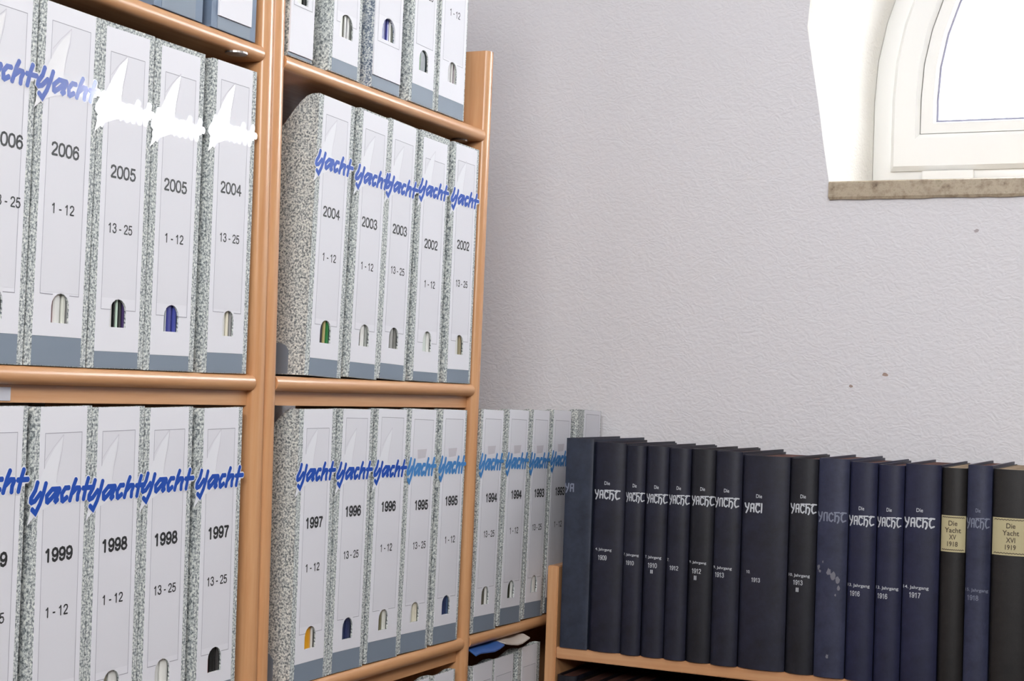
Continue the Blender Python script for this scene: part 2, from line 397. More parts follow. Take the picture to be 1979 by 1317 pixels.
G = {  # sans-serif figures in a box 5.2 wide, 7 high
 '0': [[(2.6, 6.7), (1.3, 6.2), (.7, 4.8), (.6, 3.5), (.7, 2.2), (1.3, .8), (2.6, .3), (3.9, .8), (4.5, 2.2), (4.6, 3.5), (4.5, 4.8), (3.9, 6.2), (2.6, 6.7)]],
 '1': [[(1.2, 5.2), (2.2, 5.9), (2.9, 6.8), (2.9, .1)]],
 '2': [[(.8, 5.1), (1.2, 6.2), (2.6, 6.7), (4.0, 6.2), (4.4, 4.9), (3.8, 3.6), (2.0, 2.0), (.8, .5), (4.6, .5)]],
 '3': [[(.8, 5.3), (1.3, 6.3), (2.6, 6.7), (3.9, 6.2), (4.2, 5.1), (3.6, 4.0), (2.4, 3.7)], [(2.4, 3.75), (3.9, 3.4), (4.6, 2.1), (4.0, .8), (2.6, .3), (1.2, .8), (.7, 1.9)]],
 '4': [[(3.6, .1), (3.6, 6.7), (.6, 2.3), (4.9, 2.1)]],
 '5': [[(4.3, 6.5), (1.5, 6.5), (1.0, 3.5), (2.4, 4.3), (3.9, 3.9), (4.6, 2.3), (4.0, .8), (2.5, .3), (1.2, .7), (.7, 1.8)]],
 '6': [[(4.3, 5.3), (3.8, 6.3), (2.6, 6.7), (1.3, 6.0), (.7, 4.2), (.7, 2.2), (1.4, .7), (2.7, .3), (4.0, .9), (4.5, 2.3), (4.0, 3.7), (2.7, 4.2), (1.4, 3.7), (.8, 2.6)]],
 '7': [[(.7, 6.4), (4.5, 6.4), (3.2, 4.4), (2.4, 2.2), (2.0, .1)]],
 '8': [[(2.6, 3.7), (1.3, 4.2), (1.0, 5.3), (1.5, 6.4), (2.6, 6.7), (3.7, 6.4), (4.2, 5.3), (3.9, 4.2), (2.6, 3.7), (1.2, 3.2), (.6, 2.0), (1.2, .8), (2.6, .3), (4.0, .8), (4.6, 2.0), (4.0, 3.2), (2.6, 3.7)]],
 '9': [[(.9, 1.7), (1.4, .7), (2.6, .3), (3.9, 1.0), (4.5, 2.8), (4.5, 4.8), (3.8, 6.3), (2.5, 6.7), (1.2, 6.1), (.7, 4.7), (1.2, 3.3), (2.5, 2.8), (3.8, 3.3), (4.4, 4.4)]],
 '-': [[(.6, 2.8), (2.6, 2.8)]], 'I': [[(.9, .3), (.9, 6.7)]], '.': [[(.6, .2), (.6, .7)]]}
ADV = {'-': 3.2, ' ': 2.4, 'I': 1.9, '.': 1.4}
_fig = {}
def figures(txt, w, h, wt=1.0):
    k_ = (txt, round(w, 5), round(h, 5), wt)
    if k_ not in _fig: _fig[k_] = figures_(txt, w, h, wt)
    return _fig[k_]
def figures_(txt, w, h, wt):
    L = []; x = 0
    for ch in txt:
        for l in G.get(ch, []): L.append([(x + a, b) for a, b in l])
        x += ADV.get(ch, 5.25)
    sx, sy = w / x, h / 7
    V_, F_ = union(strokes([[(a, b * sy / sx) for a, b in l] for l in L], wt))
    return [((a - x / 2) * sx, b * sx - h / 2) for a, b in V_], F_
BR = [[(250, 385), (218, 520), (158, 635), (152, 712), (215, 685), (300, 560)], [(375, 410), (342, 560), (290, 740), (228, 880), (172, 812)],
      [(590, 525), (470, 522), (392, 620), (396, 735), (470, 660), (560, 545)], [(590, 525), (545, 640), (512, 738), (560, 690)],
      [(735, 520), (672, 520), (620, 610), (627, 738), (705, 670)],
      [(838, 385), (800, 500), (745, 738)], [(762, 640), (850, 535), (905, 540), (872, 640), (866, 738)],
      [(1035, 380), (1000, 520), (962, 738)], [(945, 548), (1105, 545)]]
BRU = [[((x - 595) / 930 * .0775, (750 - y) * 5.43e-5) for x, y in L] for L in BR]
SAILP = [(.0413, .0585), (.0388, .046), (.035, .030), (.0335, .012), (.055, .0125), (.0776, .0125), (.0776, .0058), (.050, .0015), (.028, -.0010), (.0096, -.0080), (-.0012, -.0172), (.003, -.002), (.011, .0188), (.0212, .036), (.030, .048)]
SAILP = [(u - .0388, v) for u, v in SAILP]
JIB, JIBF = strokes([[(.0025, .060), (-.010, .049), (-.020, .038)], [(.0025, .060), (.001, .045), (-.0035, .028), (-.005, .018)]], .0005)

# arched thumb hole
def hole_pts(hw, z0, z1, n=8):
    zs = z1 - hw; return [(hw * cos(pi - pi * i / n), zs + (z1 - zs) * sin(pi - pi * i / n)) for i in range(n + 1)]
def panel(b, y0, y1, z0, z1, x0, x1, hc=0, hw=.012, h0=.038, h1=.064):
    """vertical panel between x0 (back) and x1 (front) with an arched hole through it"""
    if h0 is None: b.box((x0, y0, z0), (x1, y1, z1)); return
    hp = [(hc + a, c) for a, c in hole_pts(hw, h0, h1)]; n = len(hp)
    q = []
    zz = max(h0, z0)
    q.append([(y0, z0), (hc - hw, z0), (hc - hw, z1), (y0, z1)]); q.append([(hc + hw, z0), (y1, z0), (y1, z1), (hc + hw, z1)])
    if z0 < h0: q.append([(hc - hw, z0), (hc + hw, z0), (hc + hw, h0), (hc - hw, h0)])
    for i in range(n - 1): q.append([hp[i], hp[i + 1], (hp[i + 1][0], z1), (hp[i][0], z1)])
    for x, fl in ((x1, 0), (x0, 1)):
        for p in q:
            k = len(b.v); b.v += [(x, a, c) for a, c in p]; f = (k, k + 1, k + 2, k + 3); b.f.append(f[::-1] if fl else f)
    rim = [(hc - hw, max(h0, z0))] + hp + [(hc + hw, max(h0, z0))]
    for R in (rim if z0 >= h0 else rim + [rim[0]], [(y0, z0), (y0, z1), (y1, z1), (y1, z0), (y0, z0)]):
        for i in range(len(R) - 1):
            k = len(b.v); b.v += [(x0, *R[i]), (x0, *R[i + 1]), (x1, *R[i + 1]), (x1, *R[i])]; b.f.append((k, k + 1, k + 2, k + 3))

XS = -.004                       # spine plane of the files
from mathutils.geometry import delaunay_2d_cdt
def union(VF):
    """merge the overlapping ribbon pieces into one flat, non-overlapping mesh"""
    V_, F_ = VF; k = 1000.0; P = [(p[0] * k, p[1] * k) for p in V_]
    r = delaunay_2d_cdt([Vector(p) for p in P], [], [list(f) for f in F_], 0, 1e-4)
    tris = []
    for f in F_:
        q = [P[i] for i in f]
        for t in ((q[0], q[1], q[2]), (q[0], q[2], q[3])) if len(q) == 4 else ():
            tris.append((t, min(a[0] for a in t), max(a[0] for a in t)))
    def inside(x, y):
        for (a, b, c), x0, x1 in tris:
            if x < x0 or x > x1: continue
            d1 = (b[0] - a[0]) * (y - a[1]) - (b[1] - a[1]) * (x - a[0]); d2 = (c[0] - b[0]) * (y - b[1]) - (c[1] - b[1]) * (x - b[0]); d3 = (a[0] - c[0]) * (y - c[1]) - (a[1] - c[1]) * (x - c[0])
            if (d1 >= 0 and d2 >= 0 and d3 >= 0) or (d1 <= 0 and d2 <= 0 and d3 <= 0): return True
        return False
    W_ = r[0]; keep = []
    for f in r[2]:
        if inside(sum(W_[i].x for i in f) / len(f), sum(W_[i].y for i in f) / len(f)): keep.append(tuple(f))
    return [(p.x / k, p.y / k) for p in W_], keep
LW, LF = union(strokes(BRU, .0046)); HW, HF = union(strokes(BRU, .0070))
CWv, CWf = union(strokes([[(x, y * 1.12) for x, y in L] for L in BRU], .0050))
def place(name, V_, F_, x, y, z, m, parent, sv=1.0):
    return link(name, [(x + (p[2] if len(p) > 2 else 0), y + p[0], z + p[1] * sv) for p in V_], F_, m, parent)
COUNT = {}; nfile = [0]
def magfile(lab, bw, hgt, bh, zf, year=None, issue=None, logo=None, mags=(), base_z=None, label='', group='', off=0.0, body=None,
            hole=(.038, .064), sv=1.0, gloss=False, depth=.235, frame=True, xs=XS, spin=0.0, lh=None, hw=.0115, hoff=0.0, boxw=None, twist=0.0, plate=False, ink=None, P={}, leanf=None, issup=None, lwf=None):
    """one cardboard magazine file. lab: px of the label's left and right edges, each top and bottom"""
    L, R = lab
    def ln(e):
        a, c = onx(e[0], xs), onx(e[1], xs); s = (a.y - c.y) / (a.z - c.z); return c.y + s * (base_z + .5 * hgt - c.z), s
    if L and R: (yl, sl), (yr, sr) = ln(L), ln(R); lw = yr - yl; yc = (yl + yr) / 2; lean = (sl + sr) / 2
    elif R: yr, lean = ln(R); lw = .062; yc = yr - lw / 2
    else: yl, lean = ln(L); lw = .062; yc = yl + lw / 2
    lean = max(-.02, min(.03, lean)) if leanf is None else leanf
    if lwf: yc += (lw - lwf) / 2; lw = lwf
    yc -= lean * .5 * hgt
    lift = abs(lean) * bw / 2 + .0003
    root = empty('magazine_file', (xs, yc, base_z + lift), (-lean, 0, spin), label=label, cat='magazine file', group=group)
    bm_, w2 = body or M_SPK, bw / 2
    b = B(); c0, c1 = off - w2, off + w2; t = .0016
    h0, h1 = hole[0] * sv, hole[1] * sv
    panel(b, c0, c1, 0, hgt, -t, 0, hoff, hw, h0, h1)
    prof = [(0 - t, 0), (0 - t, hgt)]
    prof += [(-.009, hgt), (-.016, hgt - .002), (-.024, hgt - .008), (-.033, hgt - .018), (-.045, hgt - .033), (-.17, hgt * .48), (-depth, hgt * .40), (-depth, 0)]
    for y0, y1 in ((c0, c0 + t), (c1 - t, c1)): b.prism(prof, lambda p, q, tt: (p, tt, q), y0, y1)
    b.box((-depth + t, c0 + t, 0), (-t, c1 - t, t)); b.box((-depth, c0 + t, 0), (-depth + t, c1 - t, hgt * .39))
    b.obj('body', bm_, root)
    # label, its inner printed field, the blue-grey base band
    lt = min(hgt - .0004, bh + (lh or .2965) * sv); lb = bh * sv if sv != 1 else bh
    b = B(); panel(b, -lw / 2, lw / 2, lb, lt, .0001, .0006 if not plate else .002, hoff, hw, h0, h1); lab_o = b.obj('label', M_LAB, root)
    b = B(); b.box((.0001, -lw / 2, .0005), (.0003, lw / 2, lb)); b.obj('base_band', M_BAND, root)
    # band wrapped round the side of the box
    sb = [(-depth, .0005), (-.022, .0005), (-.022, .027), (-.027, .033), (-.034, .035), (-depth, .035)]
    b = B(); b.prism(sb, lambda p, q, tt: (p, tt, q), c0 - .00025, c0 + .0001); b.obj('side_band', M_BAND, root)
    FHT = .2415 if sv == 1 else .2284
    def loc(px):
        p = onx(px, xs); z = p.z - base_z - lift; return p.y - yc - lean * z, z
    zb = loc(P['fb'])[1] if 'fb' in P else (loc(P['ft'])[1] - FHT if 'ft' in P else zf * sv)
    zt = loc(P['ft'])[1] if 'ft' in P else zb + FHT
    fy = lw * .40
    nfile[0] += 1; X = (.00075 if not plate else .0022) + .00006 * (nfile[0] % 3)
    if frame and hgt > .2:
        z0_ = max(zb, h1 + .0006); z1_ = min(zt, lt - .001)
        b = B(); b.box((.0004, -fy, z0_), (X - .0001, fy, z1_)); b.obj('printed_field', M_LAB2, lab_o)
    if frame:
        lw_ = .00055; V_, F_ = [], []
        def rib(y0, z0, y1, z1):
            if z1 > lt - .001: z1 = lt - .001
            k = len(V_); V_.extend([(y0, z0), (y1, z0), (y1, z1), (y0, z1)]); F_.append((k, k + 1, k + 2, k + 3))
        rib(-fy, zb, -fy + lw_, zt); rib(fy - lw_, zb, fy, zt)
        if zt < lt: rib(-fy + lw_, zt - lw_ * 1.2, fy - lw_, zt)
        if h0 < zb < h1 + .001:
            hh = hw if zb < h1 - hw else hw * .9
            rib(-fy + lw_, zb, hoff - hh - .0002, zb + lw_ * 1.2); rib(hoff + hh + .0002, zb, fy - lw_, zb + lw_ * 1.2)
        else: rib(-fy + lw_, zb, fy - lw_, zb + lw_ * 1.2)
        place('frame_line', V_, F_, X, 0, 0, M_LINE, lab_o)
    ik = ink or M_INK
    if year:
        py, pz = loc(P['yr']) if 'yr' in P else (0, zb + .1300)
        if abs(py) > .01: py = 0
        V_, F_ = figures(year, .0365, .0118, 1.15 if sv == 1 else 1.4); place('year_print', V_, F_, X + .0001, py, pz, ik, lab_o)
    if issue:
        py, pz = loc(P['iss']) if 'iss' in P else (0, zb + (issup or .0790))
        if abs(py) > .01: py = 0
        V_, F_ = figures(issue, .0350 if len(issue) > 6 else .0300, .0090, 1.05); place('issue_print', V_, F_, X + .0001, py, pz, ik, lab_o)
    if logo:
        zl = (loc(P['lg'])[1] - .0065) if 'lg' in P else zb + .1765; yl = -.003; k = lw / .062; sv = 1
        if logo == 'old':
            V_, F_ = CWv, CWf; k = min(k, .95)
            place('flag_print', *union(strokes([[(-.020, .034), (-.013, .0345), (-.010, .0205), (.012, .022), (.016, .034)]], .0014)), X + .00005, yl, zl, M_TRAP, lab_o, sv)
            place('flag_field', [(-.011, .033), (-.009, .0215), (.0108, .023), (.0140, .034)], [(0, 1, 2, 3)], X + .00003, yl, zl, M_TRAPG, lab_o, sv)
            place('script_lettering', [(p[0] * k, p[1]) for p in V_], F_, X + .0003, yl, zl, M_CYAN, lab_o, sv)
        else:
            ms, mb = (M_SAIL, M_BLUE) if gloss else (M_SAIL2, M_BLUE2)
            place('sail_print', SAILP, [tuple(range(len(SAILP)))], X + .0001, yl, zl, ms, lab_o, sv)
            place('sail_outline', JIB, JIBF, X + .0001, yl, zl, M_JIB, lab_o, sv)
            place('lettering_halo', HW, HF, X + .00015, yl, zl, ms, lab_o, sv)
            place('script_lettering', LW, LF, X + .00035, yl, zl, mb, lab_o, sv)
    # magazines inside
    if mags:
        rm = root.matrix_basis.copy()
        R_ = Euler(root.rotation_euler).to_matrix()
        tot = sum(m_[0] for m_ in mags); y = hoff - hw - .0015; sc = (2 * hw + .003) / tot
        for wd, col, word in mags:
            wd *= sc; hh = .200
            b = B(); r = min(.0012, wd * .3)
            b.prism([(-t - .0010, r), (-t - .0003, wd * .3), (-t - .0003, wd * .7), (-t - .0010, wd - r), (-.16, wd - r), (-.16, r)],
                    lambda p, q, tt: (p, q, tt), 0, hh)
            o = b.obj('magazine', flat(col)); o.location = Vector(root.location) + R_ @ Vector((0, y, t + .0003)); o.rotation_euler = root.rotation_euler
            key = (word, label); COUNT[key] = COUNT.get(key, 0) + 1
            tag(o, label='%s magazine inside the %s' % (word, FT), cat='magazine', group='magazines inside the files')
            y += wd
    return root
FT = ''
Wt, Gy, Bk, Rd, Bl, Nv = (226, 226, 222), (150, 150, 150), (32, 34, 34), (196, 60, 84), (52, 92, 190), (44, 56, 96)
Cr, Tn, Gn, Or, DG, Pp = (226, 220, 200), (176, 164, 110), (40, 120, 60), (226, 160, 30), (30, 52, 48), (78, 62, 110)
ORD = ['first', 'second', 'third', 'fourth', 'fifth', 'sixth', 'seventh', 'eighth', 'ninth', 'tenth', 'eleventh', 'twelfth', 'thirteenth', 'fourteenth', 'fifteenth', 'sixteenth', 'seventeenth', 'eighteenth', 'nineteenth', 'twentieth']
def row(post, line, items, rev=False, **common):
    global FT
    for n_, it in enumerate(items):
        kw = dict(common); kw.update(it); o_ = ORD[len(items) - 1 - n_ if rev else n_]
        FT = '%s file %s, %s' % (o_, post, line)
        if kw.get('year'): kw['label'] = 'magazine file marked %s, %s, %s %s, %s' % (kw['year'], kw['issue'], o_, post, line)
        magfile(group='speckled magazine files %s, %s' % (post, line), **kw)

zBs, zCs, zAs = zB, zC, zA
row('before the paired posts', 'upper row', [
  dict(lab=(None, ((70, 0), (27, 660))), leanf=.0, bh=.026, zf=.060, P=dict(ft=(30, 18), fb=(10, 565), yr=(14, 270), iss=(10, 388)), year='2006', issue='13 - 25', mags=[(6, Wt, 'white'), (5, Bl, 'blue'), (6, Gy, 'grey')]),
  dict(lab=(((91, 0), (62, 660)), ((187, 21), (155, 661))), bh=.026, zf=.0613, P=dict(ft=(138, 50.8), fb=(113, 571), yr=(125, 292), iss=(120, 405), lg=(126, 171.6)), year='2006', issue='1 - 12', hoff=.002, mags=[(4, Rd, 'red'), (8, Wt, 'white'), (5, (214, 216, 206), 'off-white'), (1.5, Gy, 'grey')]),
  dict(lab=(((206, 52), (182, 680)), ((290, 73), (265, 683))), bh=.0155, zf=.0536, P=dict(ft=(247.5, 109), fb=(223, 600), yr=(237, 335), iss=(231, 443)), year='2005', issue='13 - 25', mags=[(5, Wt, 'white'), (2, Bk, 'black'), (2.5, (200, 222, 204), 'pale green'), (3, Bk, 'blackish'), (2.5, Pp, 'purple')]),
  dict(lab=(((313, 94), (289, 686)), ((387, 112), (364, 691))), bh=.0150, zf=.052, P=dict(ft=(348, 147), fb=(328.5, 612), yr=(338, 360), iss=(335, 462)), year='2005', issue='1 - 12', mags=[(4, (70, 130, 200), 'light blue'), (1.2, Wt, 'white'), (6, (60, 64, 140), 'dark blue'), (5, (70, 78, 160), 'violet blue')]),
  dict(lab=(((421, 111), (400, 680)), ((489, 132), (468, 681))), bh=.0205, zf=.060, P=dict(ft=(455.5, 162), fb=(435, 605), yr=(445, 365), iss=(442, 461)), year='2004', issue='13 - 25', hoff=.003, hw=.0095, mags=[(7, Wt, 'white'), (4, Cr, 'cream'), (4, Gy, 'grey')]),
], rev=True, bw=.077, hgt=.3165, base_z=zBs, logo='new', gloss=True)
row('beyond the paired posts', 'upper row', [
  dict(lab=(((625.5, 179), (599, 694)), ((680, 202), (651, 696))), bh=.020, zf=.0570, P=dict(ft=(650.5, 228), fb=(630.6, 630), yr=(639.5, 412), iss=(635, 498.6), lg=(639, 320.4)), year='2004', issue='1 - 12', mags=[(3, Gy, 'grey'), (4, Bk, 'black'), (4, Tn, 'tan'), (5, Gn, 'green')]),
  dict(lab=(((702, 206), (677, 699)), ((753, 231), (721, 704))), bw=.0705, bh=.018, zf=.0567, P=dict(ft=(725.8, 255.5), fb=(705.5, 640), yr=(713, 431.7), iss=(708, 515.5), lg=(715, 348)), year='2003', issue='1 - 12', mags=[(3, Wt, 'white'), (1.2, Bk, 'black'), (6, (232, 232, 228), 'plain white'), (4, (160, 164, 160), 'grey')]),
  dict(lab=(((759, 234), (736, 704)), ((806, 249), (778, 707))), bw=.0705, bh=.019, zf=.0585, P=dict(ft=(781, 275.5), fb=(760, 644), yr=(771.5, 445), iss=(767, 524), lg=(776, 366)), year='2003', issue='13 - 25', mags=[(4, (140, 140, 136), 'grey'), (5, (164, 164, 160), 'mid grey'), (5, (120, 120, 116), 'dark grey')]),
  dict(lab=(((818, 266), (799, 721)), ((865.5, 282), (844, 724))), bh=.012, zf=.050, P=dict(ft=(840, 311), fb=(823, 664), yr=(832, 473), iss=(829, 550), lg=(833.6, 372)), year='2002', issue='1 - 12', mags=[(8, (212, 220, 214), 'pale green'), (5, Wt, 'white')]),
  dict(lab=(((882, 276), (864, 715)), ((922, 292), (905, 716))), bw=.074, bh=.018, zf=.056, P=dict(ft=(902, 315), fb=(887, 660.6), yr=(894, 474.7), iss=(891, 549), lg=(897, 389)), year='2002', issue='13 - 25', mags=[(7, Wt, 'white'), (5, (150, 140, 110), 'brown')]),
], bw=.077, hgt=.3165, base_z=zBs, logo='new', gloss=False)
row('before the paired posts', 'lower row', [
  dict(lab=(None, ((45, 790), (24, 1310))), bh=.025, zf=.0625, P=dict(ft=(17, 836), yr=(4, 1082), iss=(4, 1195)), year='1999', issue='13 - 25', mags=[(6, Wt, 'white'), (6, Gy, 'grey')]),
  dict(lab=(((77, 790), (63, 1310)), ((169, 790), (151, 1310))), bh=.025, zf=.0625, P=dict(ft=(120.5, 836), yr=(112, 1071), iss=(108, 1181), lg=(108, 957.8)), year='1999', issue='1 - 12', mags=[(6, Wt, 'white'), (6, Bl, 'blue')]),
  dict(lab=(((188, 790), (175.5, 1310)), ((270.6, 790), (252.4, 1310))), bh=.025, zf=.063, P=dict(ft=(228, 832), fb=(214, 1310), yr=(220, 1052.6), iss=(216, 1157), lg=(219.8, 951.7)), year='1998', issue='1 - 12', mags=[(6, (150, 146, 130), 'brown'), (8, Wt, 'white')]),
  dict(lab=(((289.6, 790), (275.7, 1310)), ((365.8, 790), (347.6, 1310))), bh=.025, zf=.064, P=dict(ft=(328, 830), fb=(311, 1284), yr=(319, 1041), iss=(317, 1138.6), lg=(321, 937.6)), year='1998', issue='13 - 25', mags=[(6, Wt, 'white'), (7, (236, 236, 230), 'plain white')]),
  dict(lab=(((393, 790), (380.5, 1310)), ((461, 790), (445, 1310))), bh=.025, zf=.0645, P=dict(ft=(427, 828.5), fb=(415.6, 1262), yr=(421, 1029), iss=(418, 1122), lg=(423, 931)), year='1997', issue='13 - 25', mags=[(4, (170, 40, 30), 'red'), (6, Bk, 'black'), (4, (60, 58, 58), 'charcoal')]),
], rev=True, bw=.0735, hgt=.3055, base_z=zCs, logo='new', sv=.965)
row('beyond the paired posts', 'lower row', [
  dict(lab=(((588, 790), (568, 1297)), ((642, 795), (624, 1284))), bh=.023, zf=.0625, P=dict(ft=(613, 827.6), fb=(597.4, 1224), yr=(606, 1010), iss=(602.5, 1097), lg=(610, 918.6)), logo='new', year='1997', issue='1 - 12', mags=[(9, Or, 'orange'), (2, Wt, 'white'), (1.5, (90, 90, 84), 'grey')]),
  dict(lab=(((664, 800), (641, 1276)), ((715, 800), (695, 1259))), bh=.025, zf=.074, P=dict(ft=(692.6, 808), fb=(671.4, 1196), yr=(681, 988), iss=(677, 1072), lg=(683, 916)), logo='new', year='1996', issue='13 - 25', mags=[(5, Nv, 'navy'), (6, (38, 48, 86), 'dark navy')]),
  dict(lab=(((732, 800), (710, 1252.6)), ((785.6, 800), (764.5, 1242))), bh=.026, zf=.0745, P=dict(ft=(758, 807), fb=(738, 1180), yr=(749.6, 979), iss=(745, 1059), lg=(752, 912)), logo='new', year='1996', issue='1 - 12', mags=[(4, Wt, 'white'), (3, (130, 126, 100), 'olive'), (6, (222, 222, 214), 'off-white')]),
  dict(lab=(((796, 800), (774, 1238)), ((842.7, 800), (821.5, 1227))), bh=.025, zf=.073, P=dict(ft=(821.5, 811), fb=(803, 1168.5), yr=(813, 976), iss=(809, 1054), lg=(814, 910)), year='1995', issue='13 - 25', mags=[(5, Wt, 'white'), (6, Cr, 'cream')]),
  dict(lab=(((857.5, 800), (836, 1223)), ((898.5, 800), (881, 1212))), bw=.074, bh=.024, zf=.0737, P=dict(ft=(876.5, 810), fb=(862, 1154.5), yr=(871, 968), iss=(868, 1043), lg=(874, 906)), year='1995', issue='1 - 12', mags=[(4, (60, 90, 130), 'steel blue'), (4, Nv, 'navy'), (3, (64, 84, 116), 'slate blue')]),
], bw=.077, hgt=.3055, base_z=zCs, logo='old', sv=.965)
row('beyond the single post', 'lower row', [
  dict(lab=(((935, 802), (914, 1200)), ((972, 802), (955, 1187))), bh=.023, zf=.0747, P=dict(ft=(956, 810), fb=(937.5, 1135.6), yr=(948.5, 962), iss=(944, 1032), lg=(947.6, 900)), year='1994', issue='13 - 25', mags=[(4, Wt, 'white'), (3, (100, 96, 84), 'grey brown'), (4, (230, 230, 226), 'plain white')]),
  dict(lab=(((986.6, 802), (964, 1195)), ((1022, 802), (1002.7, 1177))), bh=.025, zf=.0735, P=dict(ft=(1005.6, 810.8), fb=(985.8, 1125), yr=(996.7, 956), iss=(992, 1025.6), lg=(996.8, 897.5)), year='1994', issue='1 - 12', mags=[(3, Wt, 'white'), (4, (28, 44, 30), 'dark green'), (4, (232, 234, 230), 'plain white')]),
  dict(lab=(((1033, 802), (1012, 1177)), ((1062, 802), (1044, 1164))), bw=.073, bh=.024, zf=.0735, P=dict(ft=(1048, 811.6), fb=(1031, 1116.6), yr=(1041, 953), iss=(1036.5, 1019), lg=(1042, 896.7)), year='1993', issue='13 - 25', mags=[(4, (190, 206, 220), 'pale blue'), (4, Wt, 'white')]),
  dict(lab=(((1071, 802), (1053, 1160)), ((1105, 802), (1085, 1160))), bw=.073, bh=.024, zf=.0735, P=dict(ft=(1088.5, 813), yr=(1081, 949.5), iss=(1077, 1013), lg=(1078.5, 893)), year='1993', issue='1 - 12', mags=[]),
], bw=.0765, hgt=.3055, base_z=zCs, logo='old', sv=.965)
magfile(lab=(((1126.6, 802), (1108, 1160)), ((1161, 802), (1143, 1160))), bw=.096, off=-.0110, bh=.02, zf=.073, base_z=zCs, hgt=.3055, sv=.965, lwf=.068,
        label='wide speckled file with blank grey label in the corner, half hidden by blue volumes', group='speckled magazine files beyond the single post, lower row')

# files standing on the top shelf
g4 = 'speckled magazine files on the top shelf'
tl = [
 ((None, ((604.5, 0), (598, 112))), dict(bh=.0040, zf=.056, hole=(.060, .085), plate=True, bw=.0475, lwf=.0465, off=.0012, label='magazine file on the top shelf whose label reaches down to the shelf beside the posts'), [(8, (200, 200, 190), 'off-white'), (4, Bk, 'black')], 'first file beyond the paired posts, top row'),
 ((((640, 0), (630, 106)), ((694, 0), (686, 129))), dict(bh=.016, zf=.0590, hole=(.0435, .071), hw=.0145, bw=.069, label='magazine file on the top shelf with a white and grey striped thumb hole'), [(6, (214, 216, 208), 'off-white'), (1, (110, 110, 100), 'dark'), (2, Wt, 'white'), (1.2, Gy, 'grey'), (2, Wt, 'plain white'), (2.5, (84, 90, 84), 'dark grey')], 'second file beyond the paired posts, top row'),
 ((((723, 0), (713.6, 143)), ((776, 0), (765, 158))), dict(bh=.0145, zf=.0560, hole=(.061, .0885), hw=.0160, plate=True, body=M_SPKB, bw=.0670, off=.001, label='bluish speckled file on the top shelf, dark blue magazine in its thumb hole'), [(7, (48, 50, 122), 'dark blue'), (3, (60, 64, 140), 'violet blue'), (2, Wt, 'white'), (2, (90, 96, 84), 'grey')], 'third file beyond the paired posts, top row'),
 ((((802, 0), (792.6, 156)), ((844, 0), (838, 173))), dict(bh=.0235, zf=.0740, hole=(.043, .070), bw=.069, issue='13 - 25', issup=.0655, ink=M_INKG, label='magazine file on the top shelf with a black thumb hole, between bluish and end files'), [(3, Wt, 'white'), (1, (100, 150, 90), 'green'), (8, (26, 44, 48), 'black green')], 'fourth file beyond the paired posts, top row'),
 ((((855, 0), (847, 184)), ((903.5, 0), (897, 199))), dict(bh=.0215, zf=.069, hole=(.0435, .071), hw=.0125, bw=.0755, issue='1 - 12', issup=.0655, ink=M_INKG, label='magazine file at the free end of the top shelf, marked 1 - 12, grey thumb hole'), [(8, (158, 156, 156), 'grey'), (2, Wt, 'white'), (2, (120, 104, 110), 'mauve'), (2, Wt, 'plain white')], 'fifth file beyond the paired posts, top row'),
]
for lab, kw, mg, ft in tl:
    FT = ft; magfile(lab=lab, base_z=zAs, hgt=.3165, group=g4, mags=mg, leanf=.008, **kw)
magfile(lab=(((423, 0), (422, 27)), ((490, 0), (489, 50))), base_z=zAs, hgt=.3165, leanf=0, bh=.0135, zf=.06, bw=.077, plate=True, body=M_BLUEBODY, group=g4, label='blue-grey magazine file on the top shelf just before the paired posts, white label')
magfile(lab=(((326, 0), (326, 27)), ((390, 0), (390, 50))), base_z=zAs, hgt=.3165, leanf=0, bh=.062, zf=.10, bw=.076, body=M_BLUEBODY, frame=False, hole=(.07, .09), group=g4, label='blue-grey magazine file, second before the paired posts, only its base in view')

# lowest visible row, only the tops in view
zDs = LV[3]; zt_ = .3035
g5 = 'magazine files on the shelf along the bottom edge'
for k, (a, c) in enumerate([(741, 779), (788, 825), (836.5, 873)]):
    magfile(lab=(((a, 1318), (a - 2, 1400)), ((c, 1312), (c - 2, 1395))), base_z=zDs, hgt=zt_, leanf=0, bh=.03, zf=.06, sv=.96, bw=.063, group=g5,
            label='white-labelled file at the bottom edge, %s before the single post' % ORD[2 - k])
for k, (a, c) in enumerate([(915, 952), (956, 991.6), (1008, 1037)]):
    magfile(lab=(((a, 1280), (a - 3, 1360)), ((c, 1270), (c - 3, 1350))), base_z=zDs, hgt=zt_ - (.004 if k < 2 else 0), leanf=0, bh=.03, zf=.048, sv=.96, bw=[.066, .066, .0765][k], group=g5,
            label='white-labelled file at the bottom edge, %s beyond the single post' % ORD[k])

